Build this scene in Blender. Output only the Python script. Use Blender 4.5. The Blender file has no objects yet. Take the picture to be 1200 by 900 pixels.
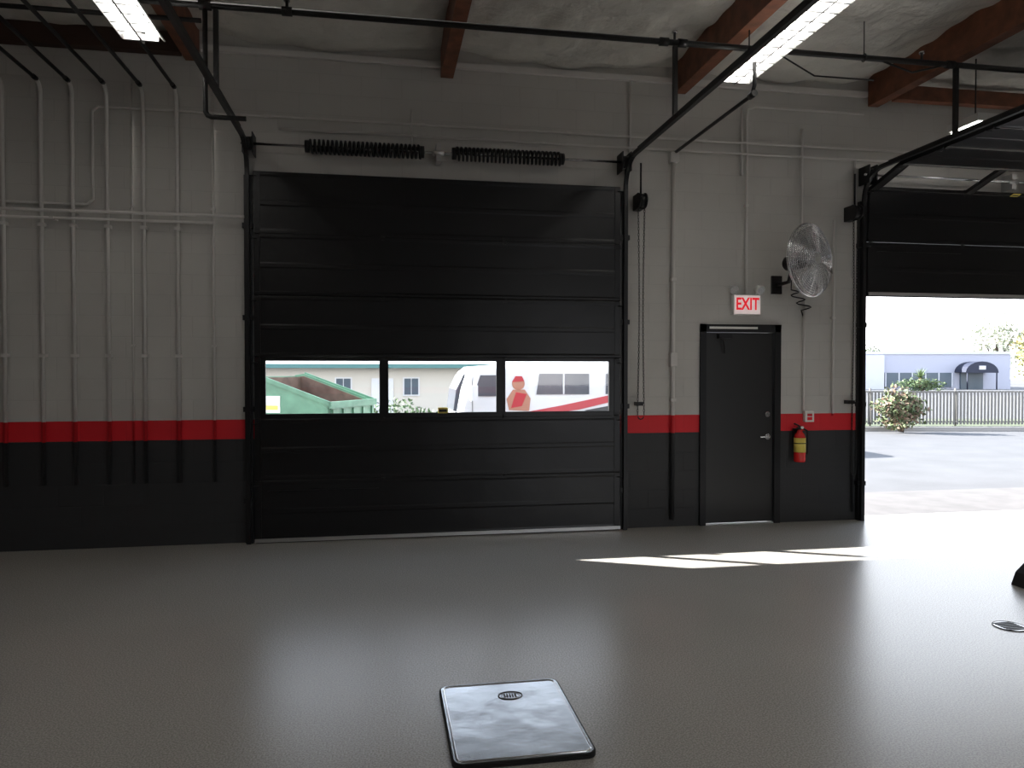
import bpy, bmesh, math, random
from mathutils import Vector, Matrix
random.seed(4)
scene = bpy.context.scene
TH = math.radians(9.9)

# ------------------------------------------------------------ materials
def nt(name):
    m = bpy.data.materials.new(name); m.use_nodes = True
    t = m.node_tree; return m, t, t.nodes['Principled BSDF']

def mat(name, col, rough=.5, metal=0, bump=None, emit=None, var=0, varscale=3, spec=None):
    m, t, b = nt(name)
    b.inputs['Base Color'].default_value = (*col, 1)
    b.inputs['Roughness'].default_value = rough
    b.inputs['Metallic'].default_value = metal
    if spec is not None: b.inputs['Specular IOR Level'].default_value = spec
    if emit:
        b.inputs['Emission Color'].default_value = (*emit[0], 1)
        b.inputs['Emission Strength'].default_value = emit[1]
    if bump or var:
        geo = t.nodes.new('ShaderNodeNewGeometry')
    if var:
        n = t.nodes.new('ShaderNodeTexNoise'); n.inputs['Scale'].default_value = varscale
        n.inputs['Detail'].default_value = 5
        t.links.new(geo.outputs['Position'], n.inputs['Vector'])
        r = t.nodes.new('ShaderNodeValToRGB')
        r.color_ramp.elements[0].position = .3; r.color_ramp.elements[1].position = .7
        r.color_ramp.elements[0].color = (*[c*(1-var) for c in col], 1)
        r.color_ramp.elements[1].color = (*[min(1, c*(1+var)) for c in col], 1)
        t.links.new(n.outputs['Fac'], r.inputs['Fac'])
        t.links.new(r.outputs['Color'], b.inputs['Base Color'])
    if bump:
        n2 = t.nodes.new('ShaderNodeTexNoise'); n2.inputs['Scale'].default_value = bump[0]
        n2.inputs['Detail'].default_value = 4
        t.links.new(geo.outputs['Position'], n2.inputs['Vector'])
        bp = t.nodes.new('ShaderNodeBump'); bp.inputs['Strength'].default_value = bump[1]
        bp.inputs['Distance'].default_value = bump[2] if len(bump) > 2 else .01
        t.links.new(n2.outputs['Fac'], bp.inputs['Height'])
        t.links.new(bp.outputs['Normal'], b.inputs['Normal'])
    return m

def paint_mat(name, brick, white=(.56, .545, .515)):
    """light wall paint over a red band over charcoal, by real height on the wall"""
    m, t, b = nt(name)
    N = t.nodes; L = t.links
    geo = N.new('ShaderNodeNewGeometry'); sep = N.new('ShaderNodeSeparateXYZ')
    L.new(geo.outputs['Position'], sep.inputs[0])
    def gt(v):
        a = N.new('ShaderNodeMath'); a.operation = 'GREATER_THAN'
        L.new(sep.outputs['Z'], a.inputs[0]); a.inputs[1].default_value = v; return a
    g1, g2 = gt(1.03), gt(1.222)
    noise = N.new('ShaderNodeTexNoise'); noise.inputs['Scale'].default_value = 1.7
    noise.inputs['Detail'].default_value = 6
    L.new(geo.outputs['Position'], noise.inputs['Vector'])
    rw = N.new('ShaderNodeValToRGB')
    rw.color_ramp.elements[0].position = .3; rw.color_ramp.elements[1].position = .75
    rw.color_ramp.elements[0].color = (*[c*.95 for c in white], 1)
    rw.color_ramp.elements[1].color = (*[c*1.04 for c in white], 1)
    L.new(noise.outputs['Fac'], rw.inputs['Fac'])
    m1 = N.new('ShaderNodeMix'); m1.data_type = 'RGBA'
    m1.inputs[6].default_value = (.026, .027, .029, 1); m1.inputs[7].default_value = (.72, .012, .022, 1)
    L.new(g1.outputs[0], m1.inputs[0])
    m2 = N.new('ShaderNodeMix'); m2.data_type = 'RGBA'
    L.new(g2.outputs[0], m2.inputs[0]); L.new(m1.outputs[2], m2.inputs[6]); L.new(rw.outputs[0], m2.inputs[7])
    out = m2.outputs[2]
    b.inputs['Roughness'].default_value = .55
    if brick:
        ad = N.new('ShaderNodeMath'); ad.operation = 'ADD'
        L.new(sep.outputs['X'], ad.inputs[0]); L.new(sep.outputs['Y'], ad.inputs[1])
        cb = N.new('ShaderNodeCombineXYZ'); L.new(ad.outputs[0], cb.inputs[0]); L.new(sep.outputs['Z'], cb.inputs[1])
        br = N.new('ShaderNodeTexBrick'); br.inputs['Scale'].default_value = 1
        br.inputs['Brick Width'].default_value = .406; br.inputs['Row Height'].default_value = .203
        br.inputs['Mortar Size'].default_value = .004; br.inputs['Mortar Smooth'].default_value = .5
        br.inputs['Color1'].default_value = (1, 1, 1, 1); br.inputs['Color2'].default_value = (.975, .975, .975, 1)
        br.inputs['Mortar'].default_value = (.91, .91, .91, 1)
        L.new(cb.outputs[0], br.inputs['Vector'])
        mx = N.new('ShaderNodeMix'); mx.data_type = 'RGBA'; mx.blend_type = 'MULTIPLY'; mx.inputs[0].default_value = 1
        L.new(out, mx.inputs[6]); L.new(br.outputs['Color'], mx.inputs[7]); out = mx.outputs[2]
        n2 = N.new('ShaderNodeTexNoise'); n2.inputs['Scale'].default_value = 60
        L.new(geo.outputs['Position'], n2.inputs['Vector'])
        su = N.new('ShaderNodeMath'); su.operation = 'MULTIPLY_ADD'
        L.new(n2.outputs['Fac'], su.inputs[0]); su.inputs[1].default_value = .25
        inv = N.new('ShaderNodeMath'); inv.operation = 'SUBTRACT'; inv.inputs[0].default_value = 1
        L.new(br.outputs['Fac'], inv.inputs[1]); L.new(inv.outputs[0], su.inputs[2])
        bp = N.new('ShaderNodeBump'); bp.inputs['Strength'].default_value = .4; bp.inputs['Distance'].default_value = .003
        L.new(su.outputs[0], bp.inputs['Height']); L.new(bp.outputs['Normal'], b.inputs['Normal'])
    L.new(out, b.inputs['Base Color'])
    return m

def glass_mat(name, tint=(1, 1, 1), gl=.07):
    m = bpy.data.materials.new(name); m.use_nodes = True; t = m.node_tree
    t.nodes.clear()
    o = t.nodes.new('ShaderNodeOutputMaterial'); mx = t.nodes.new('ShaderNodeMixShader')
    a = t.nodes.new('ShaderNodeBsdfTransparent'); a.inputs[0].default_value = (*tint, 1)
    g = t.nodes.new('ShaderNodeBsdfGlossy'); g.inputs['Roughness'].default_value = .03
    mx.inputs[0].default_value = gl
    t.links.new(a.outputs[0], mx.inputs[1]); t.links.new(g.outputs[0], mx.inputs[2]); t.links.new(mx.outputs[0], o.inputs[0])
    return m

M_WALL = paint_mat('painted_block', True)
M_COND = paint_mat('painted_conduit', False, (.66, .64, .61))
M_BLACK = mat('black_steel', (.009, .009, .010), .4, spec=.35)
M_DOOR = mat('black_door_steel', (.007, .007, .008), .34, bump=(1.6, .35, .03), spec=.35)
M_LEAF = mat('black_door_leaf', (.014, .014, .014), .36, spec=.5)
M_PIPE = mat('black_pipe', (.014, .013, .013), .5, spec=.35)
M_WOOD = mat('glulam_wood', (.17, .058, .027), .6, var=.35, varscale=7, bump=(30, .3))
M_DWOOD = mat('dark_ledger', (.05, .025, .016), .7)
M_WHITE = mat('white_enamel', (.75, .75, .73), .4)
M_TUBE = mat('fluorescent_tube', (1, 1, 1), .5, emit=((1, .97, .92), 10.0))
M_STEEL = mat('brushed_steel', (.6, .61, .63), .25, 1)
M_CHROME = mat('chrome', (.75, .76, .78), .16, 1)
M_ALU = mat('aluminium', (.55, .55, .55), .4, 1)
M_GLASS = glass_mat('window_glass', gl=.04)
M_RED = mat('extinguisher_red', (.7, .02, .02), .25)
M_YEL = mat('label_yellow', (.75, .6, .12), .5)
M_LABEL = mat('label_white', (.8, .8, .76), .5)
M_RUB = mat('rubber', (.012, .012, .012), .8)

# floor epoxy
def floor_mat():
    m, t, b = nt('epoxy_floor'); N = t.nodes; L = t.links
    geo = N.new('ShaderNodeNewGeometry')
    n1 = N.new('ShaderNodeTexNoise'); n1.inputs['Scale'].default_value = .7; n1.inputs['Detail'].default_value = 2
    n2 = N.new('ShaderNodeTexNoise'); n2.inputs['Scale'].default_value = 120; n2.inputs['Detail'].default_value = 3
    for n in (n1, n2): L.new(geo.outputs['Position'], n.inputs['Vector'])
    r = N.new('ShaderNodeValToRGB'); r.color_ramp.elements[0].position = .25; r.color_ramp.elements[1].position = .75
    r.color_ramp.elements[0].color = (.41, .392, .365, 1); r.color_ramp.elements[1].color = (.46, .44, .41, 1)
    L.new(n1.outputs['Fac'], r.inputs[0])
    r2 = N.new('ShaderNodeValToRGB'); r2.color_ramp.elements[0].position = .38; r2.color_ramp.elements[1].position = .62
    r2.color_ramp.elements[0].color = (.72, .72, .72, 1); r2.color_ramp.elements[1].color = (1.15, 1.15, 1.15, 1)
    L.new(n2.outputs['Fac'], r2.inputs[0])
    mx = N.new('ShaderNodeMix'); mx.data_type = 'RGBA'; mx.blend_type = 'MULTIPLY'; mx.inputs[0].default_value = 1
    L.new(r.outputs[0], mx.inputs[6]); L.new(r2.outputs[0], mx.inputs[7]); L.new(mx.outputs[2], b.inputs['Base Color'])
    b.inputs['Roughness'].default_value = .27
    b.inputs['Specular IOR Level'].default_value = .6
    bp = N.new('ShaderNodeBump'); bp.inputs['Strength'].default_value = .5; bp.inputs['Distance'].default_value = .0014
    L.new(n2.outputs['Fac'], bp.inputs['Height']); L.new(bp.outputs['Normal'], b.inputs['Normal'])
    return m
M_FLOOR = floor_mat()
M_CEIL = mat('vinyl_insulation', (.62, .60, .55), .42, bump=(5, 1.0, .06), var=.12, varscale=2)

# ------------------------------------------------------------ mesh builder
class MB:
    def __init__(s, name, T=None):
        s.name = name; s.bm = bmesh.new(); s.mats = []; s.T = T or Matrix.Identity(4)
    def mi(s, m):
        if m not in s.mats: s.mats.append(m)
        return s.mats.index(m)
    def v(s, p): return s.bm.verts.new(s.T @ Vector(p))
    def f(s, vs, m, smooth=False):
        try: f = s.bm.faces.new(vs)
        except ValueError: return
        f.material_index = s.mi(m); f.smooth = smooth
    def box(s, x0, x1, y0, y1, z0, z1, m):
        V = [s.v(p) for p in ((x0,y0,z0),(x1,y0,z0),(x1,y1,z0),(x0,y1,z0),(x0,y0,z1),(x1,y0,z1),(x1,y1,z1),(x0,y1,z1))]
        for q in ((0,3,2,1),(4,5,6,7),(0,1,5,4),(1,2,6,5),(2,3,7,6),(3,0,4,7)): s.f([V[i] for i in q], m)
    def ext(s, pts, vec, m, smooth=False):
        vec = Vector(vec); a = [s.v(p) for p in pts]; b = [s.v(Vector(p)+vec) for p in pts]
        s.f(a[::-1], m); s.f(b, m); n = len(pts)
        for i in range(n): s.f([a[i], a[(i+1) % n], b[(i+1) % n], b[i]], m, smooth)
    def tube(s, pts, r, m, seg=8, closed=False, smooth=True):
        pts = [Vector(p) for p in pts]; n = len(pts)
        rs = r if isinstance(r, (list, tuple)) else [r]*n
        rings = []; nrm = None
        for i, p in enumerate(pts):
            if closed: tg = pts[(i+1) % n]-pts[i-1]
            elif i == 0: tg = pts[1]-p
            elif i == n-1: tg = p-pts[i-1]
            else: tg = (pts[i+1]-p).normalized()+(p-pts[i-1]).normalized()
            tg.normalize()
            if nrm is None:
                up = Vector((0, 0, 1)) if abs(tg.z) < .9 else Vector((1, 0, 0))
                nrm = (up-tg*up.dot(tg)).normalized()
            else:
                nrm = nrm-tg*nrm.dot(tg)
                nrm.normalize()
            bn = tg.cross(nrm)
            off = math.pi/4 if seg == 4 else 0
            rings.append([s.v(p+(nrm*math.cos(off+2*math.pi*k/seg)+bn*math.sin(off+2*math.pi*k/seg))*rs[i]) for k in range(seg)])
        sm = smooth and seg > 4
        for i in range(n if closed else n-1):
            a, b = rings[i], rings[(i+1) % n]
            for k in range(seg): s.f([a[k], a[(k+1) % seg], b[(k+1) % seg], b[k]], m, sm)
        if not closed: s.f(rings[0][::-1], m); s.f(rings[-1], m)
    def cyl(s, p0, p1, r, m, seg=16, r2=None):
        s.tube([p0, p1], [r, r if r2 is None else r2], m, seg)
    def ring(s, c, R, r, m, n=32, seg=6, axis='Z', sy=1):
        P = []
        for i in range(n):
            a = 2*math.pi*i/n; u, w = R*math.cos(a), R*math.sin(a)*sy
            P.append({'Z': (c[0]+u, c[1]+w, c[2]), 'Y': (c[0]+u, c[1], c[2]+w), 'X': (c[0], c[1]+u, c[2]+w)}[axis])
        s.tube(P, r, m, seg, closed=True)
    def done(s, bevel=0, parent=None, loc=None):
        bmesh.ops.remove_doubles(s.bm, verts=s.bm.verts, dist=1e-6)
        bmesh.ops.recalc_face_normals(s.bm, faces=s.bm.faces)
        cs = [v.co for v in s.bm.verts]
        o3 = Vector([(min(c[i] for c in cs)+max(c[i] for c in cs))/2 for i in range(3)])
        o3.z = min(c.z for c in cs)
        for v in s.bm.verts: v.co -= o3
        me = bpy.data.meshes.new(s.name); s.bm.to_mesh(me); s.bm.free()
        for m in s.mats: me.materials.append(m)
        ob = bpy.data.objects.new(s.name, me); scene.collection.objects.link(ob); ob.location = o3
        if bevel:
            b = ob.modifiers.new('bevel', 'BEVEL'); b.width = bevel; b.segments = 2; b.limit_method = 'ANGLE'
        if parent: ob.parent = parent
        return ob

# ------------------------------------------------------------ room shell
XL, XR, YF = -6.0, 12.0, -15.0
DX0, DX1 = -1.24, 2.50       # closed overhead door
EX0, EX1 = 5.42, 9.08        # raised overhead door
w = MB('wall_back')
for a, b, z0 in ((XL, -1.20, 0), (2.46, 3.45, 0), (4.37, 5.45, 0), (9.05, XR, 0), (-1.20, 2.46, 3.6), (3.45, 4.37, 2.19), (5.45, 9.05, 3.64)):
    w.box(a, b, 0, .2, z0, 5.3, M_WALL)
w.done()
w = MB('wall_left'); w.box(XL-.2, XL, YF, .2, 0, 5.3, M_WALL); w.done()
w = MB('wall_right'); w.box(XR, XR+.2, YF, .2, 0, 5.3, M_WALL); w.done()
w = MB('wall_front')   # behind the camera; its unseen doorway is added to let in sky fill
for a, b, z0 in ((XL, 4.5, 0), (8.2, XR, 0), (4.5, 8.2, 3.0)):
    w.box(a, b, YF-.2, YF, z0, 5.3, M_WALL)
w.done()
w = MB('floor'); w.box(XL-.2, XR+.2, YF-.2, .2, -.15, 0, M_FLOOR); w.done()
w = MB('roof'); w.box(XL-.2, XR+.2, YF-.2, .2, 5.3, 5.42, M_DWOOD); w.done()

# ceiling : sagging white-faced insulation between the beams
BX = [-4.30, -1.80, .66, 3.18, 5.50, 7.95, 10.4]
c = MB('ceiling')
nx, ny = 260, 170
def ceil_z(x, y):
    d = min(abs(x-b) for b in BX)
    z = 5.0-.09*math.sin(min(1, d/1.2)*math.pi/2)
    z += .022*math.sin(x*9+2*math.sin(y*2.3))*math.sin(y*4.1+x)+.016*math.sin(x*23+y*5)*math.sin(y*1.9)
    z += .03*abs(math.sin(y*1.3))+.01*math.sin(x*3+y*17)
    return z
gr = [[c.v((XL+(XR-XL)*i/nx, -15*(j/ny)**1.4, ceil_z(XL+(XR-XL)*i/nx, -15*(j/ny)**1.4))) for i in range(nx+1)] for j in range(ny+1)]
for j in range(ny):
    for i in range(nx): c.f([gr[j][i], gr[j][i+1], gr[j+1][i+1], gr[j+1][i]], M_CEIL, True)
c.done()
for b in BX:
    t = MB('ceiling_beam'); t.box(b-.065, b+.065, YF+.01, -.02, 4.70, 5.2, M_WOOD); t.done(.006)
t = MB('trim_1'); t.box(XL+.01, -1.9, -.12, -.01, 4.74, 4.93, M_DWOOD); t.done(.004)
t = MB('trim_2'); t.box(-1.73, 5.42, -.05, -.005, 4.80, 4.86, M_COND); t.done(.004)
t = MB('trim_3'); t.box(5.60, XR-.01, -.30, -.2, 4.70, 4.86, M_WOOD); t.done(.004)

# ------------------------------------------------------------ overhead doors
RC = .30; ZC = 3.63
def vert_path(s): return (-.02, .012+s)
def raised_path(s):
    R = RC; z0 = 2.56; zl = ZC-z0
    if s <= zl: return (-.02, z0+s)
    s -= zl
    if s <= R*math.pi/2:
        a = s/R; return (-.02-R+R*math.cos(a), ZC+R*math.sin(a))
    return (-.02-R-(s-R*math.pi/2), ZC+R)

def overhead_door(x0, x1, path, gap):
    g = MB('overhead_garage_door'); H = .608
    wx = [(.104, 1.212), (1.298, 2.408), (2.499, 3.622)]
    for i in range(6):
        y0, z0 = path(i*H); y1, z1 = path((i+1)*H)
        L = math.hypot(y1-y0, z1-z0); vy, vz = (y1-y0)/L, (z1-z0)/L
        g.T = Matrix(((1, 0, 0, 0), (0, vy, -vz, y0), (0, vz, vy, z0), (0, 0, 0, 1)))
        h = L-gap; W = x1-x0
        if i == 2:
            g.box(x0, x1, 0, .048, 0, .035, M_DOOR); g.box(x0, x1, .575, h, 0, .035, M_DOOR)
            xs = [0]+[q for p in wx for q in p]+[W]
            for k in range(0, 8, 2): g.box(x0+xs[k], x0+xs[k+1], .048, .575, 0, .035, M_DOOR)
            for a, b in wx:
                g.box(x0+a, x0+b, .048, .575, .015, .019, M_GLASS)
                for q in ((a-.012, b+.012, .036, .05), (a-.012, b+.012, .573, .587), (a-.012, a+.002, .05, .573), (b-.002, b+.012, .05, .573)):
                    g.box(x0+q[0], x0+q[1], q[2], q[3], .035, .040, M_BLACK)
        else:
            prof = [(0, .037), (.008, .040), (.03, .040), (.05, .037), (.27, .037), (.285, .040), (.315, .040), (.33, .037), (.56, .037), (.58, .04), (h-.008, .04), (h, .037)]
            pts = [(x0, a, d) for a, d in prof]+[(x0, h, 0), (x0, 0, 0)]
            g.ext(pts, (W, 0, 0), M_DOOR)
        for a, b in ((0, .06), (W-.06, W)):
            g.box(x0+a, x0+b, .01, h-.01, .036, .044, M_DOOR)
        if i in (3, 4): g.ext([(x0, .002, .04), (x0, .012, .052), (x0, .03, .052), (x0, .045, .04)], (W, 0, 0), M_DOOR)
        if i < 5:
            for hx in (.035, W/3, 2*W/3, W-.035):
                g.box(x0+hx-.02, x0+hx+.02, h-.035, h+.03, .041, .045, M_BLACK)
                g.cyl((x0+hx-.022, h, .049), (x0+hx+.022, h, .049), .006, M_BLACK, 8)
        for sgn, xe in ((-1, x0), (1, x1)):
            g.cyl((xe-sgn*.03, h-.05, .055), (xe+sgn*.05, h-.05, .055), .006, M_BLACK, 8)
        if i == 0:
            g.box(x0, x1, .0, .035, .056, .07, M_ALU)
            g.box(x0+.01, x1-.01, -.01, .012, .005, .05, M_RUB)
            g.box(x0+.12, x0+1.2, .5, .506, .04, .048, M_BLACK)
        if i == 2:
            g.box(x0+1.86-.06, x0+1.86+.04, .04, .1, .041, .045, M_YEL)
            g.box(x0+1.86-.05, x0+1.86+.03, .055, .08, .045, .047, M_BLACK)
    return g.done()
overhead_door(DX0, DX1, vert_path, 0)
overhead_door(EX0, EX1, raised_path, .006)

def door_hardware(x0, x1, ylen):
    t = MB('overhead_door_track')
    for x in (x0-.055, x1+.055):
        P = [(x, -.075, 0.0), (x, -.075, ZC)]+[(x, -.075-RC+RC*math.cos(a), ZC+RC*math.sin(a)) for a in [math.radians(q) for q in range(10, 91, 10)]]+[(x, -ylen, ZC+RC)]
        t.tube(P, .028, M_BLACK, 4)
        t.box(x-.035, x+.035, -.055, -.002, 0, 3.62, M_BLACK)
        for z in (.4, 1.3, 2.2, 3.1): t.box(x-.05, x+.05, -.07, -.002, z, z+.05, M_BLACK)
        for yy in (1.42, ylen-.1):
            t.box(x-.018, x+.018, -yy-.02, -yy+.02, 3.94, 4.70 if yy > 2 else 4.57, M_PIPE)
        t.box(x-.022, x+.022, -ylen, -.5, 3.952, 3.958, M_BLACK)
    return t.done()
door_hardware(DX0, DX1, 4.2)
door_hardware(EX0, EX1, 4.2)

def springs(x0, x1, coils):
    t = MB('torsion_spring_assembly'); z = 3.90; y = -.14
    t.cyl((x0-.1, y, z), (x1+.1, y, z), .013, M_STEEL, 10)
    for a, b in coils:
        P = []; n = 26
        for i in range(n*16+1):
            th = 2*math.pi*i/16
            P.append((x0+a+(b-a)*i/(n*16), y+.062*math.cos(th), z+.062*math.sin(th)))
        t.tube(P, .0135, M_BLACK, 6)
        for e in (a-.02, b+.005):
            t.cyl((x0+e-.02, y, z), (x0+e+.025, y, z), .06, M_BLACK, 14)
    t.box(x0+1.78, x0+1.83, -.16, -.002, z-.09, z+.09, M_ALU)
    t.cyl((x0+1.75, y, z), (x0+1.86, y, z), .03, M_ALU, 12)
    for xe in (x0-.03, x1+.03):
        t.cyl((xe-.035, y, z), (xe+.035, y, z), .065, M_BLACK, 20)
        t.ring((xe-.036, y, z), .065, .007, M_BLACK, 24, axis='X'); t.ring((xe+.036, y, z), .065, .007, M_BLACK, 24, axis='X')
        t.box(xe-.05, xe-.04, -.2, -.002, z-.1, z+.1, M_BLACK)
        t.box(xe+.04, xe+.05, -.2, -.002, z-.1, z+.1, M_BLACK)
    return t.done()
springs(DX0, DX1, ((.54, 1.63), (1.98, 3.07)))
springs(EX0, EX1, ((2.1, 3.2),))

def hoist(x, z, zb, d=.022):
    t = MB('chain_hoist'); y = -.16
    t.box(x-.04, x+.04, -.13, -.002, z-.08, z+.08, M_BLACK)
    t.cyl((x-.03, y, z), (x+.03, y, z), .07, M_BLACK, 20)
    t.cyl((x-.045, y, z), (x-.03, y, z), .082, M_BLACK, 20); t.cyl((x+.03, y, z), (x+.045, y, z), .082, M_BLACK, 20)
    t.tube([(x, -.14, z+.08), (x, -.14, 3.9)], .010, M_BLACK, 8)
    for s in (-1, 1):
        zz = z-.08; k = 0
        while zz > zb:
            q = []
            for i in range(8):
                a = 2*math.pi*i/8; u, v = .008*math.cos(a), .02*math.sin(a)
                q.append((x+s*d*(1+.3*math.sin(zz*2))+(u if k % 2 else 0), y-(0 if k % 2 else u), zz+v))
            t.tube(q, .003, M_PIPE, 4, closed=True); zz -= .031; k += 1
    P = [(x+d*math.cos(math.radians(a)), y, zb+d*math.sin(math.radians(a))) for a in range(180, 361, 20)]
    t.tube(P, .006, M_PIPE, 6)
    t.box(x-.02, x+.05, -.1, -.002, 1.33, 1.37, M_BLACK)
    return t.done()
hoist(2.70, 3.50, 1.22, .03)
hoist(5.20, 3.47, .55)

# ------------------------------------------------------------ man door
d = MB('door_1')
d.box(3.43, 3.50, -.03, .12, 0, 2.215, M_BLACK); d.box(4.31, 4.385, -.03, .12, 0, 2.215, M_BLACK)
d.box(3.43, 4.385, -.03, .12, 2.13, 2.215, M_BLACK)
d.box(3.505, 4.305, .01, .055, .018, 2.125, M_LEAF)
d.box(3.50, 4.31, -.02, .12, 0, .012, M_ALU)
d.box(3.53, 4.1, -.036, -.030, 2.165, 2.19, M_LABEL)
for z in (.25, 1.05, 1.85): d.cyl((3.503, .003, z-.06), (3.503, .003, z+.06), .01, M_BLACK, 10)
d.cyl((4.235, .012, .97), (4.235, -.02, .97), .032, M_CHROME, 18); d.cyl((4.235, -.02, .97), (4.235, -.055, .97), .012, M_CHROME, 12)
d.tube([(4.235, -.055, .97), (4.19, -.06, .972), (4.125, -.052, .968)], [.012, .01, .009], M_CHROME, 8)
d.cyl((4.235, .012, 1.22), (4.235, -.015, 1.22), .03, M_CHROME, 18); d.box(4.229, 4.241, -.03, -.012, 1.205, 1.235, M_CHROME)
d.tube([(3.68, .005, 2.10), (3.68, -.03, 2.09), (3.70, -.05, 1.98), (3.72, -.02, 1.90)], .009, M_PIPE, 6)
d.box(3.64, 3.80, -.04, .012, 2.06, 2.11, M_BLACK)
d.done(.003)

# ------------------------------------------------------------ exit sign
es = bpy.data.objects.new('exit_sign', None); scene.collection.objects.link(es); es.location = (3.95, -.0, 2.32)
b = MB('housing')
M_SIGN = mat('sign_face', (.85, .8, .79), .5, emit=((1, .80, .78), .35))
M_SIGNR = mat('sign_letters', (.7, .01, .02), .5, emit=((1, .02, .04), .45))
b.box(3.79, 4.11, -.075, -.002, 2.32, 2.54, M_WHITE)
b.box(3.80, 4.10, -.082, -.075, 2.33, 2.53, M_SIGN)
hs = b.done(.004); hs.parent = es; hs.location -= es.location
b = MB('emergency_lamps')
for x, q in ((3.82, -1), (4.08, 1)):
    b.cyl((x, -.04, 2.54), (x, -.04, 2.575), .014, M_WHITE, 10)
    b.cyl((x+q*.01, -.01, 2.62), (x+q*.03, -.085, 2.59), .035, M_WHITE, 18, r2=.052)
    b.cyl((x+q*.03, -.085, 2.59), (x+q*.031, -.09, 2.588), .045, M_CHROME, 18)
hs = b.done(); hs.parent = es; hs.location -= es.location
cu = bpy.data.curves.new('exit_letters', 'FONT'); cu.body = 'EXIT'; cu.size = .185; cu.extrude = .002; cu.offset = .004
cu.align_x = 'CENTER'; cu.align_y = 'CENTER'; cu.materials.append(M_SIGNR)
to = bpy.data.objects.new('exit_letters', cu); scene.collection.objects.link(to); to.parent = es
to.location = (0, -.085, .112); to.rotation_euler = (math.pi/2, 0, 0); to.scale = (.72, 1, 1)

# ------------------------------------------------------------ fan
ax = Vector((.44, -.90, .03)).normalized()
fc = Vector((4.44, -.50, 2.87))
R = ax.to_track_quat('Z', 'Y').to_matrix().to_4x4()
f = MB('wall_fan', Matrix.Translation(fc) @ R)
Rf = .38
for k in range(1, 19):
    r = Rf*k/18.0
    zf = .085*math.sqrt(max(0, 1-(r/Rf)**2*.95)); zb = -.10*math.sqrt(max(0, 1-(r/Rf)**2*.95))
    f.ring((0, 0, zf), r, .0034, M_CHROME, 40, 5)
    if k > 3: f.ring((0, 0, zb), r, .0034, M_CHROME, 40, 5)
f.ring((0, 0, 0), Rf+.004, .009, M_CHROME, 48, 8)
for k in range(28):
    a = 2*math.pi*k/28
    f.tube([(math.cos(a)*Rf*q, math.sin(a)*Rf*q, .085*math.sqrt(1-q*q*.95)) for q in (.12, .4, .7, .9, 1)], .0028, M_CHROME, 5)
    f.tube([(math.cos(a)*Rf*q, math.sin(a)*Rf*q, -.10*math.sqrt(1-q*q*.95)) for q in (.2, .4, .7, .9, 1)], .0028, M_CHROME, 5)
f.cyl((0, 0, .082), (0, 0, .09), .055, M_CHROME, 24)
for k in range(3):
    a0 = 2*math.pi*k/3+.4
    rows = []
    for i in range(7):
        q = .05+.30*i/6; row = []
        for j in range(7):
            aa = a0+(j-3)/3*.80*(.6+.4*math.sin(math.pi*min(1, (i+1)/6)*.6))
            row.append(f.v((q*math.cos(aa), q*math.sin(aa), -.05*(j-3)/3+.01*math.cos((j-3)/3))))
        rows.append(row)
    for i in range(6):
        for j in range(6): f.f([rows[i][j], rows[i+1][j], rows[i+1][j+1], rows[i][j+1]], M_STEEL, True)
f.cyl((0, 0, -.04), (0, 0, .03), .05, M_CHROME, 20)
f.cyl((0, 0, -.28), (0, 0, -.09), .075, M_BLACK, 24); f.cyl((0, 0, -.30), (0, 0, -.28), .055, M_BLACK, 24)
f.T = Matrix.Identity(4)
mc = fc-ax*.22
f.tube([mc+Vector((0, 0, -.07)), mc+Vector((-.02, .02, -.2)), (4.33, -.12, 2.66), (4.33, -.03, 2.66)], .022, M_BLACK, 8)
f.box(4.27, 4.39, -.03, -.002, 2.56, 2.76, M_BLACK)
P = [mc+Vector((0, 0, -.08))]
for i in range(18):
    P.append(Vector((4.46+.06*math.sin(i*.9)+.01*i, -.12+.02*math.cos(i), 2.60-.012*i)))
P += [Vector((4.62, -.04, 2.38)), Vector((4.66, -.02, 2.30))]
f.tube(P, .008, M_PIPE, 6)
f.done()

# ------------------------------------------------------------ extinguisher
e = MB('fire_extinguisher'); ex, ey = 4.575, -.10
e.tube([(ex, ey, .69), (ex, ey, .70), (ex, ey, .96), (ex, ey, 1.0), (ex, ey, 1.02), (ex, ey, 1.05)], [.055, .062, .062, .05, .03, .022], M_RED, 24)
e.tube([(ex, ey, .80), (ex, ey, .96)], [.0635, .0635], M_YEL, 24)
e.cyl((ex, ey, 1.05), (ex, ey, 1.085), .022, M_BLACK, 12)
e.tube([(ex, ey, 1.085), (ex-.03, ey-.02, 1.10), (ex-.09, ey-.04, 1.12)], .009, M_BLACK, 6)
e.tube([(ex, ey, 1.07), (ex-.04, ey-.03, 1.075), (ex-.085, ey-.04, 1.06)], .008, M_BLACK, 6)
e.tube([(ex+.02, ey, 1.07), (ex+.075, ey-.02, 1.04), (ex+.085, ey-.02, .9), (ex+.07, ey-.03, .78)], .01, M_RUB, 8)
e.cyl((ex+.01, ey-.03, 1.075), (ex+.01, ey-.04, 1.075), .016, M_LABEL, 12)
e.box(ex-.03, ex+.03, -.045, -.002, .85, 1.06, M_BLACK); e.ring((ex, ey, .9), .067, .005, M_BLACK, 24)
e.done()
e = MB('electrical_outlet'); e.box(4.67, 4.78, -.05, -.002, 1.13, 1.25, M_LABEL)
e.box(4.695, 4.755, -.056, -.05, 1.15, 1.185, M_COND); e.box(4.695, 4.755, -.056, -.05, 1.195, 1.23, M_COND); e.done(.004)

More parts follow.
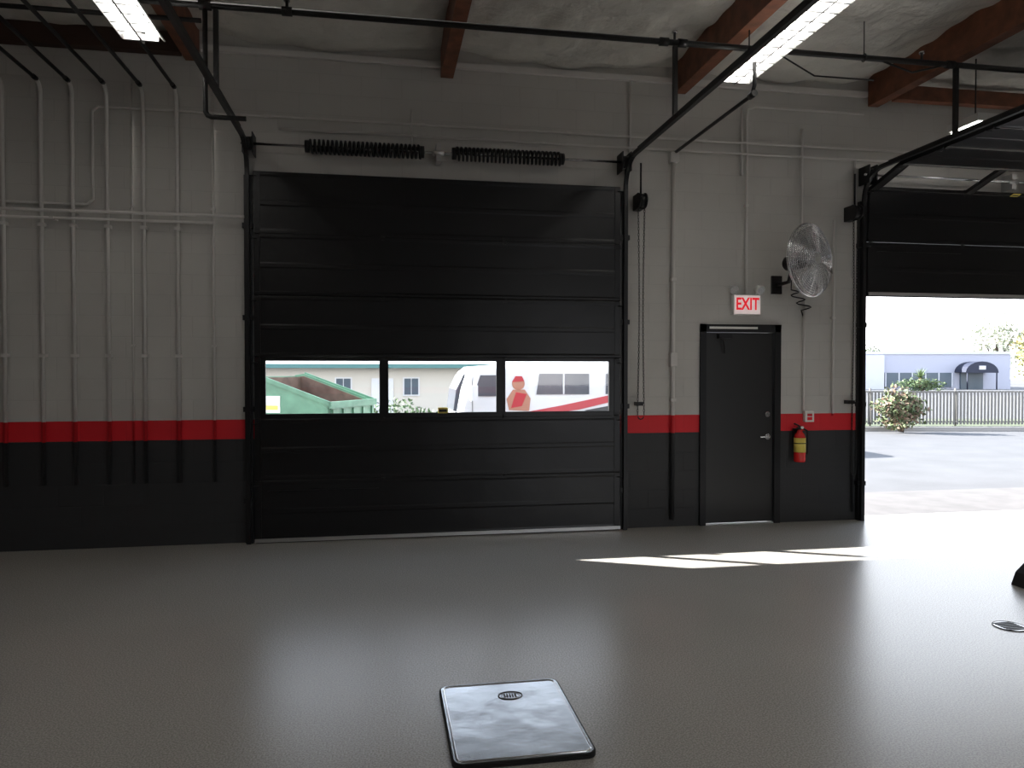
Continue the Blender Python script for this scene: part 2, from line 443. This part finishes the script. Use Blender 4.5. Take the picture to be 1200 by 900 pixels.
# ------------------------------------------------------------ conduits
def conduits(name, runs, m=M_COND, clamps=True):
    t = MB(name)
    for r, P in runs:
        t.tube(P, r, m, 10)
        if clamps:
            for a, b in zip(P[:-1], P[1:]):
                a, b = Vector(a), Vector(b); L = (b-a).length
                if L > 1.5 and a.y > -.3 and b.y > -.3:
                    for k in range(1, int(L/1.8)+1):
                        q = a.lerp(b, k/(int(L/1.8)+1)); s = r+.007
                        t.box(q.x-s, q.x+s, q.y-r-.003, -.003, q.z-s*.6, q.z+s*.6, m)
    return t
def up_over(x, z0, z1, r=.1):
    return [(x, -.05, z0), (x, -.05, z1-r)]+[(x, -.05-r+r*math.cos(math.radians(a)), z1-r+r*math.sin(math.radians(a))) for a in (22, 45, 68, 90)]
t = conduits('wall_conduit_rack', [(.019, up_over(x, .62, 4.40)) for x in (-3.465, -3.14, -2.868, -2.567, -2.246, -1.942)]+
    [(.013, [(-1.62, -.03, .62), (-1.62, -.03, 4.6)]), (.010, [(-2.36, -.02, .62), (-2.36, -.02, 4.6)])])
for x in (-3.465, -3.14, -2.868, -2.567, -2.246, -1.942):
    t.cyl((x, -.14, 4.40), (x, -5.5, 4.40), .017, M_PIPE, 10)
    t.cyl((x, -.13, 4.40), (x, -.20, 4.40), .022, M_PIPE, 10)
t.done()
conduits('horizontal_conduit', [(.015, [(-5.9, -.10, 3.20), (-1.32, -.10, 3.20)]), (.013, [(-5.9, -.10, 3.13), (-1.6, -.10, 3.13)]),
    (.014, [(-5.9, -.03, 3.28), (-2.75, -.03, 3.28), (-2.70, -.03, 3.33), (-2.70, -.03, 4.16), (-2.65, -.03, 4.21), (5.0, -.03, 4.21), (7.5, -.03, 4.21)])]).done()
conduits('lintel_conduit', [(.013, [(-1.0, -.03, 4.09), (3.0, -.03, 4.09), (9.0, -.03, 4.09)]),
    (.011, [(.30, -.03, 3.95), (.30, -.03, 4.35)]), (.011, [(2.62, -.03, 3.95), (2.62, -.03, 4.8)])]).done()
conduits('service_conduit', [(.022, [(3.107, -.04, .08), (3.107, -.04, 4.0)]),
    (.013, [(3.96, -.03, 2.55), (3.96, -.03, 4.50), (3.98, -.03, 4.58), (4.06, -.03, 4.61), (5.38, -.03, 4.61)]),
    (.013, [(3.90, -.03, 3.85), (3.90, -.03, 4.6)]),
    (.014, [(4.62, -.03, 3.0), (4.62, -.03, 4.4)]), (.014, [(4.66, -.03, 1.25), (4.66, -.03, 2.5)]),
    (.013, [(5.02, -.03, 1.2), (5.02, -.03, 3.4)]), (.013, [(5.28, -.03, .1), (5.28, -.03, 4.1)])]).done()
j = MB('junction_box'); j.box(3.06, 3.155, -.08, -.002, 3.95, 4.06, M_COND); j.box(3.07, 3.145, -.075, -.002, 1.75, 1.9, M_COND); j.done(.004)

# black gas / sprinkler piping
t = MB('sprinkler_pipe'); zy = (-1.42, 4.60)
t.cyl((XL+.02, zy[0], zy[1]), (XR-.02, zy[0], zy[1]), .026, M_PIPE, 12)
for x in (-.75, 2.45, 2.62, 5.3):
    t.cyl((x-.04, *zy), (x+.04, *zy), .036, M_PIPE, 12)
for x in (-.75, 2.55, 5.0):
    t.cyl((x, zy[0], zy[1]), (x, zy[0], 4.70), .012, M_PIPE, 8); t.cyl((x, zy[0], 4.68), (x, zy[0], 4.70), .025, M_STEEL, 12)
t.tube([(-1.377, -1.42, 4.6), (-1.377, -1.42, 3.76), (-1.36, -1.42, 3.73), (-1.33, -1.42, 3.72), (-1.07, -1.42, 3.72)], .02, M_PIPE, 10)
t.cyl((-1.42, -1.42, 4.6), (-1.33, -1.42, 4.6), .04, M_PIPE, 12)
t.cyl((XL+.02, -1.0, 4.66), (-1.5, -1.0, 4.66), .02, M_PIPE, 10)
t.cyl((-4.7, YF+.1, 4.62), (-4.7, -.2, 4.62), .024, M_PIPE, 10)
for x in (-5.2, -2.9, 4.4, 6.9):
    t.ring((x, -1.42, 4.6), .034, .005, M_PIPE, 16, axis='X'); t.cyl((x, -1.42, 4.63), (x, -1.42, 4.95), .005, M_PIPE, 6)
t.done()
t = MB('compressed_air_pipe')
t.tube([(3.12, -.06, 4.06), (3.12, -1.7, 4.06), (3.12, -1.75, 4.08), (3.12, -1.78, 4.13), (3.12, -1.78, 4.32)], .017, M_PIPE, 10)
t.cyl((3.12, -1.70, 4.06), (3.12, -1.79, 4.06), .028, M_PIPE, 10)
t.tube([(3.55, -1.42, 4.57), (3.9, -1.42, 4.40), (4.5, -1.42, 4.40)], .008, M_PIPE, 6)
t.tube([(4.6, -1.42, 4.58), (4.9, -1.42, 4.50), (5.2, -1.42, 4.58)], .010, M_PIPE, 6)
t.done()

# ------------------------------------------------------------ fluorescent fixtures
def fixture(x, y0, y1, z=4.36):
    t = MB('fluorescent_light')
    hw = .165
    # slotted reflector: two sloping wings with gaps that let some light up to the ceiling
    for s in (-1, 1):
        t.ext([(x+s*hw, y0, z), (x+s*(hw-.01), y0, z-.004), (x+s*.12, y0, z+.03), (x+s*.12, y0, z+.036)], (0, y1-y0, 0), M_WHITE)
        yy = y0
        while yy > y1:
            t.ext([(x+s*.122, yy, z+.03), (x+s*.04, yy, z+.07), (x+s*.04, yy, z+.076), (x+s*.122, yy, z+.036)], (0, -.08, 0), M_WHITE); yy -= .13
    t.box(x-.05, x+.05, min(y0, y1), max(y0, y1), z+.07, z+.12, M_WHITE)
    for s in (-.075, .075):
        t.tube([(x+s, y0-.03, z+.014), (x+s, y1+.03, z+.014)], .030, M_TUBE, 10)
    yy = y0-.06
    while yy > y1:
        t.box(x-.13, x+.13, yy-.008, yy+.008, z-.03, z+.02, M_ALU); yy -= .15
    t.box(x-.008, x+.008, y1, y0, z-.03, z+.02, M_ALU)
    for q in (y0-.3, (y0+y1)/2, y1+.3):
        t.cyl((x, q, z+.12), (x, q, 4.72), .006, M_PIPE, 6)
    return t.done()
for x in (-1.88, 3.19):
    fixture(x, -1.25, -4.9); fixture(x, -7.5, -11.2)  # second of each pair is out of view, added as fill light
fixture(8.0, -1.25, -4.9); fixture(8.0, -7.5, -11.2)  # both off to the side, unseen, added to fill the room with light
t = MB('bay_light'); 
t.box(5.85, 6.15, -1.15, -.75, 4.20, 4.28, M_WHITE); t.box(5.87, 6.13, -1.13, -.77, 4.17, 4.20, M_TUBE)
t.cyl((6, -.95, 4.28), (6, -.95, 4.9), .008, M_PIPE, 6); t.done(.005)

# ------------------------------------------------------------ steel floor plate
M_PLATE = mat('polished_plate', (.72, .78, .84), .27, .72, bump=(2.6, .28, .03), var=.12, varscale=7)
p = MB('floor_lift_cover')
px0, px1, py0, py1 = .29, .93, -4.56, -3.75
def rrect(x0, x1, y0, y1, r, z, n=6):
    P = []
    for cx, cy, a0 in ((x1-r, y1-r, 0), (x0+r, y1-r, 90), (x0+r, y0+r, 180), (x1-r, y0+r, 270)):
        for i in range(n+1):
            a = math.radians(a0+90*i/n); P.append((cx+r*math.cos(a), cy+r*math.sin(a), z))
    return P
p.ext(rrect(px0, px1, py0, py1, .05, 0.0), (0, 0, .012), M_RUB)
p.ext(rrect(px0+.008, px1-.008, py0+.008, py1-.008, .045, .012), (0, 0, .013), M_PLATE)
p.tube(rrect(px0+.006, px1-.006, py0+.006, py1-.006, .046, .018), .007, M_RUB, 8, closed=True)
p.tube(rrect(px0+.022, px1-.022, py0+.022, py1-.022, .035, .024), .006, M_CHROME, 8, closed=True)
p.ring((.645, -3.93, .026), .062, .003, M_PIPE, 32, 6, sy=.75); p.ring((.645, -3.93, .026), .048, .002, M_PLATE, 32, 6, sy=.7)
for k in range(5): p.box(.612+.014*k, .62+.014*k, -3.945, -3.915, .024, .028, M_PIPE)
p.done()

t = MB('floor_drain'); t.cyl((4.11, -3.41, 0), (4.11, -3.41, .004), .10, M_ALU, 28)
t.ring((4.11, -3.41, .003), .1, .003, M_PIPE, 28)
for k in range(-3, 4): t.box(4.11-.07, 4.11+.07, -3.41+k*.022-.005, -3.41+k*.022+.005, .004, .006, M_RUB)
t.done()
t = MB('wheel_chock')
t.ext([(4.93, -2.72, 0), (5.22, -2.72, 0), (5.22, -2.72, .20), (5.12, -2.72, .23), (5.05, -2.72, .17), (4.97, -2.72, .10)], (0, .16, 0), M_RUB)
t.tube([(5.0, -2.64, .14), (5.06, -2.64, .24), (5.14, -2.64, .22)], .012, M_RUB, 8); t.done(.01)

# ------------------------------------------------------------ exterior
def ss(t):
    t = max(0, min(1, t)); return t*t*(3-2*t)
def gh(x, y): return -.6*ss((y-2)/4)*ss((5-(x-.6*y))/3) if y > 0 else 0
M_ASPH = mat('asphalt', (.080, .080, .085), .85, bump=(40, .4), var=.12, varscale=1.2)
M_CONC = mat('apron_concrete', (.105, .098, .096), .8, var=.15, varscale=3)
g = MB('parking_lot')
xs = [-90, -60, -40, -25]+[-15+i*.8 for i in range(46)]+[25, 32, 42, 60, 90, 130]
ys = [.2, 1, 1.6, 2]+[2.5+.7*i for i in range(32)]+[27, 32, 40, 60, 90, 160]
gr = [[g.v((x, y, gh(x, y)-.004)) for x in xs] for y in ys]
for j in range(len(ys)-1):
    for i in range(len(xs)-1): g.f([gr[j][i], gr[j][i+1], gr[j+1][i+1], gr[j+1][i]], M_ASPH, True)
g.done()
t = MB('rear_parking_lot'); t.box(-60, 60, -80, YF-.2, -.1, -.004, M_ASPH); t.done()
t = MB('concrete_apron'); t.box(5.0, 14, .2, 1.7, -.1, .002, M_CONC); t.done()

STREET = Matrix.Translation((0, -7.68, 0)) @ Matrix.Rotation(-TH, 4, 'Z')
M_CURB = mat('curb_concrete', (.24, .23, .22), .8)
M_SLAT = mat('fence_slats', (.12, .115, .108), .6)
M_LAWN = mat('lawn', (.07, .085, .045), .9, var=.3, varscale=5)
t = MB('street_curb', STREET); t.box(7.5, 24, 21.0, 21.15, 0, .12, M_CURB); t.box(7.5, 24, 21.15, 25, 0, .10, M_LAWN); t.done()
t = MB('slatted_fence', STREET)
for i in range(150): t.box(8+i*.1, 8.062+i*.1, 21.7, 21.71, .14, 1.12, M_SLAT)
for z in (.2, 1.08): t.box(8, 23, 21.72, 21.75, z, z+.04, M_SLAT)
for i in range(7): t.cyl((8+i*2.5, 21.76, .1), (8+i*2.5, 21.76, 1.2), .03, M_SLAT, 10)
t.done()
t = MB('wheel_stop', STREET); t.box(7.6, 9.2, 10.8, 11.0, 0, .13, M_CURB); t.done(.02)

M_OFF = mat('office_stucco', (.36, .37, .44), .8); M_OFF2 = mat('office_trim', (.5, .51, .56), .8)
M_OGL = mat('office_glass', (.05, .075, .10), .3); M_NAVY = mat('awning_navy', (.012, .016, .035), .7)
o = MB('office_building', STREET)
o.box(22, 47, 70, 84, 0, 3.45, M_OFF); o.box(21.9, 47.1, 69.9, 84.1, 3.3, 3.55, M_OFF2)
o.box(22, 34.8, 69.4, 70, 0, 3.2, M_OFF2)
o.box(35.1, 41.5, 69.85, 70, .2, 1.55, M_OGL)
for k in range(6): o.box(35.1+k*1.25, 35.2+k*1.25, 69.8, 69.86, .2, 1.55, M_OFF2)
o.box(42.2, 44.3, 69.8, 70, 0, 1.7, M_OGL)
P = [(41.8, 68.2, 1.55)]+[(43.2+1.5*math.cos(math.radians(a)), 68.2, 1.6+1.0*math.sin(math.radians(a))) for a in range(180, -1, -15)]+[(44.7, 68.2, 1.55)]
o.ext(P, (0, 1.8, 0), M_NAVY)
o.box(42.9, 43.5, 68.15, 68.2, 1.85, 2.2, M_OFF2)
for x in (41.9, 44.6): o.cyl((x, 68.3, 0), (x, 68.3, 1.6), .06, M_NAVY, 8)
o.done()

def foliage(name, T, c, rad, n, sz, cols, trunk=None):
    t = MB(name, T); ms = [mat(name+'_leaf', q, .7) for q in cols]
    for _ in range(n):
        while True:
            p = Vector([random.uniform(-1, 1) for _ in range(3)])
            if .35 < p.length < 1: break
        k = .85+.3*math.sin(p.x*5+p.y*3)*math.sin(p.z*4+1)
        q = Vector((c[0]+p.x*rad[0]*k, c[1]+p.y*rad[1]*k, max(.02+c[2]-rad[2], c[2]+p.z*rad[2]*k)))
        a = Vector([random.gauss(0, 1) for _ in range(3)]).normalized()*sz
        b = a.cross(Vector([random.gauss(0, 1) for _ in range(3)])).normalized()*sz*.6
        t.f([t.v(q-a), t.v(q+b*.8), t.v(q+a), t.v(q-b*.8)], random.choice(ms))
    if trunk:
        M = mat(name+'_bark', (.05, .035, .025), .9)
        z0 = trunk; t.tube([(c[0], c[1], z0), (c[0]+.05, c[1], (z0+c[2])/2), (c[0], c[1], c[2])], [.16*rad[0]/1.5, .12*rad[0]/1.5, .06*rad[0]/1.5], M, 8)
        for k in range(6):
            an = k*1.05; t.tube([(c[0], c[1], c[2]-rad[2]*.6), (c[0]+.6*rad[0]*math.cos(an), c[1]+.6*rad[1]*math.sin(an), c[2]+rad[2]*.3)], [.05*rad[0]/1.5, .015], M, 5)
    return t.done()
foliage('shrub', STREET, (10.75, 20.5, .66), (.78, .5, .62), 1500, .07, [(.08, .11, .045), (.11, .12, .06), (.13, .085, .055)], trunk=.02)
foliage('autumn_tree', STREET, (31.2, 44, 2.8), (1.5, 1.5, 2.0), 1700, .13, [(.26, .27, .11), (.30, .23, .10), (.19, .24, .11)], trunk=.02)
foliage('background_tree', STREET, (62, 95, 5.2), (4.0, 3, 4.2), 1200, .28, [(.30, .33, .24), (.34, .34, .26)], trunk=.02)  # leaf greens paled to paint in bright haze
foliage('background_tree', STREET, (44.5, 92, 3.0), (1.8, 2, 2.4), 500, .22, [(.11, .14, .09), (.12, .16, .09)], trunk=.02)
foliage('hedge', STREET, (32.5, 59, .62), (2.2, .7, .6), 900, .12, [(.06, .10, .04), (.10, .14, .06)], trunk=.02)
t = MB('yucca_plant', STREET); MY = mat('yucca_leaf', (.13, .18, .08), .6)
for k in range(90):
    a = random.uniform(0, 6.28); e_ = random.uniform(-.2, 1.3); L = random.uniform(.7, 1.1)
    dv = Vector((math.cos(a)*math.cos(e_), math.sin(a)*math.cos(e_), math.sin(e_)))
    b0 = Vector((33.0, 60, 1.2)); sd = dv.cross(Vector((0, 0, 1))).normalized()*.05
    t.f([t.v(b0-sd), t.v(b0+sd), t.v(b0+dv*L)], MY)
t.cyl((33, 60, 0), (33, 60, 1.2), .12, mat('yucca_trunk', (.15, .1, .06), .9), 8); t.done()

# beige building seen through the door windows
M_BEI = mat('beige_siding', (.56, .52, .45), .8); M_TEAL = mat('teal_fascia', (.07, .18, .17), .6); M_ROOF = mat('light_roof', (.46, .46, .45), .8)
M_TRIM = mat('window_trim', (.62, .62, .62), .8)
o = MB('beige_building')
Y = 24; o.box(-16, 12, Y, Y+9, -.6, 1.85, M_BEI); o.box(-16.6, 12.6, Y-.6, Y+9, 1.83, 2.0, M_TEAL)
o.ext([(-16.6, Y-.6, 2.0), (-16.6, Y+9, 2.0), (-16.6, Y+9, 3.1), (-16.6, Y+4, 3.1)], (29.2, 0, 0), M_ROOF)
for x in (-13.5, -10.5, -7.2, -4.4, -1.6, 1.2, 4.5, 7.5, 10):
    o.box(x-.35, x+.35, Y-.04, Y, .65, 1.45, M_TRIM); o.box(x-.29, x-.02, Y-.06, Y-.04, .71, 1.39, M_OGL); o.box(x+.02, x+.29, Y-.06, Y-.04, .71, 1.39, M_OGL)
for x in (-12, -5.8, 0, 6): o.box(x-.45, x+.45, Y-.05, Y, -.6, 1.4, M_TEAL if x > 0 else M_TRIM)
o.done()
foliage('hedge', Matrix.Identity(4), (.7, 12.6, .1), (1.7, .6, .82), 2600, .07, [(.07, .12, .05), (.10, .16, .07), (.13, .19, .09)], trunk=-.6)

# dumpster
M_GRN = mat('dumpster_green', (.10, .23, .145), .5, var=.2, varscale=4); M_RUST = mat('dumpster_inside', (.14, .085, .065), .8, var=.3, varscale=5)
dm = MB('dumpster', Matrix.Translation((-1.35, 6.9, -.6)) @ Matrix.Rotation(math.radians(64), 4, 'Z') )
W = .85
def trap(x):
    return [(x, -.55, .18), (x, .75, .18), (x, .85, 2.22), (x, .65, 2.25), (x, -.9, 1.72), (x, -.9, 1.3)]
dm.ext(trap(-W), (.04, 0, 0), M_GRN); dm.ext(trap(W-.04), (.04, 0, 0), M_GRN)
dm.ext([(-W, -.55, .18), (-W, -.9, 1.3), (-W, -.9, 1.70), (-W, -.86, 1.70), (-W, -.86, 1.3), (-W, -.51, .18)], (2*W, 0, 0), M_GRN)
dm.ext([(-W, .75, .18), (-W, .85, 2.2), (-W, .81, 2.2), (-W, .71, .18)], (2*W, 0, 0), M_GRN)
dm.box(-W, W, -.55, .75, .16, .22, M_GRN)
dm.ext([(-W+.04, -.8, 1.2), (-W+.04, .75, 1.2), (-W+.04, .75, 1.25), (-W+.04, -.8, 1.25)], (2*W-.08, 0, 0), M_RUST)
dm.box(-W+.045, W-.045, .70, .80, 1.2, 2.18, M_RUST)
for x in (-W+.041, W-.06): dm.ext([(x, -.85, 1.2), (x, .78, 1.2), (x, .78, 2.18), (x, .64, 2.2), (x, -.85, 1.69)], (.019, 0, 0), M_RUST)
for x in (-W-.03, W): dm.ext([(x, .65, 2.20), (x, .65, 2.28), (x, -.92, 1.76), (x, -.92, 1.68)], (.03, 0, 0), M_GRN)
dm.box(-W-.03, W+.03, -.95, -.90, 1.64, 1.76, M_GRN)
for x in (-.75, -.38, 0, .38, .75): dm.ext([(x-.03, -.56, .2), (x-.03, -.93, 1.3), (x-.03, -.93, 1.62), (x-.03, -.89, 1.62), (x-.03, -.89, 1.3), (x-.03, -.52, .2)], (.06, 0, 0), M_GRN)
for x in (-W-.12, W): dm.box(x, x+.12, -.4, .5, .95, 1.15, M_GRN)
dm.box(-W-.01, -W, .1, .45, 1.55, 1.85, M_LABEL)
dm.box(-W-.012, -W-.01, .14, .41, 1.60, 1.68, M_YEL)
dm.ext([(-W, .85, 2.2), (-W, .9, 2.2), (-W, 1.15, 1.2), (-W, 1.1, 1.2)], (2*W, 0, 0), M_RUB)
for x in (-.65, .65):
    for y in (-.35, .55): dm.cyl((x-.03, y, .09), (x+.03, y, .09), .09, M_RUB, 14)
dm.done()

# passenger van
M_VW = mat('van_white', (.64, .64, .65), .3); M_VG = mat('van_glass', (.06, .065, .08), .2); M_VR = mat('van_red', (.42, .03, .04), .4)
M_VO = mat('van_orange', (.40, .18, .12), .5); M_LAMP = mat('van_lamp', (.4, .33, .25), .2)
v = MB('van'); vz = -.6; vy = 7.0; X0 = 1.36
side = [(0, .38), (-.0, .85), (.08, 1.45), (.17, 1.95), (.28, 2.28), (.42, 2.39), (.9, 2.43), (5.2, 2.43), (5.45, 2.36), (5.55, 2.0), (5.6, .9), (5.55, .38)]
n = len(side); rows = []
for fy, ins in ((0, .14), (.12, .03), (.3, 0), (1.7, 0), (1.88, .03), (2.0, .14)):
    rows.append([v.v((X0+x+(ins if x < 2.8 else -ins), vy+fy, vz+.3+(z-.3)*(1-ins*.35))) for x, z in side])
for a, b in zip(rows[:-1], rows[1:]):
    for i in range(n): v.f([a[i], a[(i+1) % n], b[(i+1) % n], b[i]], M_VW, True)
v.f(rows[0][::-1], M_VW); v.f(rows[-1], M_VW)
ysd = vy-.004
def vq(pts, m, d=.012): v.ext([(X0+x, ysd, vz+z) for x, z in pts], (0, -d, 0), m)
vq([(.42, 1.80), (.98, 1.80), (.98, 2.22), (.56, 2.22)], M_VG)
vq([(1.70, 1.83), (2.80, 1.83), (2.80, 2.25), (1.76, 2.25)], M_VG)
vq([(2.25, 1.83), (2.28, 1.83), (2.28, 2.25), (2.25, 2.25)], M_VW, .016)
vq([(3.15, 1.83), (4.1, 1.83), (4.1, 2.25), (3.15, 2.25)], M_VG); vq([(4.3, 1.83), (5.2, 1.83), (5.2, 2.25), (4.3, 2.25)], M_VG)
vq([(1.5, 1.48), (2.2, 1.60), (3.2, 1.80), (4.4, 1.78), (3.4, 1.70), (2.6, 1.52), (2.0, 1.44)], M_VR)
vq([(2.7, 1.50), (3.4, 1.62), (4.8, 1.66), (3.6, 1.52), (3.0, 1.42)], mat('van_black', (.03, .03, .03), .4))
vq([(1.33+.13*math.cos(math.radians(a)), 2.05+.13*math.sin(math.radians(a))) for a in range(0, 360, 20)], M_VO)
vq([(1.14, 1.52), (1.55, 1.50), (1.58, 1.75), (1.46, 1.93), (1.22, 1.93), (1.09, 1.74)], M_VO)
vq([(1.18, 1.56), (1.40, 1.60), (1.50, 1.84), (1.28, 1.88)], M_VR, .016)
vq([(1.20, 2.08), (1.45, 2.10), (1.40, 2.20), (1.27, 2.20)], M_VR, .016)
vq([(.4, 1.02), (.41, 1.02), (.41, 2.3), (.4, 2.3)], M_RUB, .006); vq([(1.03, .6), (1.04, .6), (1.04, 2.3), (1.03, 2.3)], M_RUB, .006)
vq([(.1, 1.1), (.34, 1.15), (.30, 1.32), (.12, 1.30)], M_LAMP)
v.box(X0+.35, X0+.48, vy-.28, vy-.14, vz+1.72, vz+2.02, M_VW); v.box(X0+.40, X0+.44, vy-.15, vy+.02, vz+1.76, vz+1.80, M_BLACK)
v.ext([(X0+.09, vy+.2, vz+1.5), (X0+.16, vy+.2, vz+1.93), (X0+.28, vy+.2, vz+2.24), (X0+.25, vy+.2, vz+2.24), (X0+.1, vy+.2, vz+1.93), (X0+.04, vy+.2, vz+1.5)], (0, 1.6, 0), M_VG)
for x in (1.0, 4.55):
    for y in (vy-.01, vy+1.77):
        v.cyl((X0+x, y, vz+.36), (X0+x, y+.24, vz+.36), .36, M_RUB, 24); v.cyl((X0+x, y-.01, vz+.36), (X0+x, y+.25, vz+.36), .2, M_ALU, 16)
v.box(X0-.06, X0+.15, vy+.15, vy+1.85, vz+.4, vz+.62, M_BLACK)
v.done()

# ------------------------------------------------------------ light
wd = bpy.data.worlds.new('sky'); scene.world = wd; wd.use_nodes = True
T = wd.node_tree; bg = T.nodes['Background']
tc = T.nodes.new('ShaderNodeTexCoord'); sp = T.nodes.new('ShaderNodeSeparateXYZ'); rp = T.nodes.new('ShaderNodeValToRGB')
T.links.new(tc.outputs['Generated'], sp.inputs[0]); T.links.new(sp.outputs['Z'], rp.inputs[0]); T.links.new(rp.outputs[0], bg.inputs[0])
rp.color_ramp.elements[0].color = (.97, .98, 1, 1); rp.color_ramp.elements[1].color = (.36, .46, .62, 1); rp.color_ramp.elements[1].position = .7
bg.inputs[1].default_value = 4.8
sl = bpy.data.lights.new('sun', 'SUN'); sl.energy = 36; sl.angle = math.radians(.53); sl.color = (1, .98, .93)
so = bpy.data.objects.new('sun', sl); scene.collection.objects.link(so); so.location = (-20, 10, 12)
so.rotation_euler = Vector((1.87, -.91, -1)).to_track_quat('-Z', 'Y').to_euler()

cam = bpy.data.cameras.new('camera'); co = bpy.data.objects.new('camera', cam); scene.collection.objects.link(co)
co.location = (0, -7.68, 1.70); co.rotation_euler = (math.radians(90-.99), 0, -TH)
cam.sensor_width = 36; cam.lens = 36*870/1200; cam.clip_end = 500
scene.camera = co
scene.view_settings.view_transform = 'Standard'
scene.view_settings.look = 'None'
scene.view_settings.exposure = 0
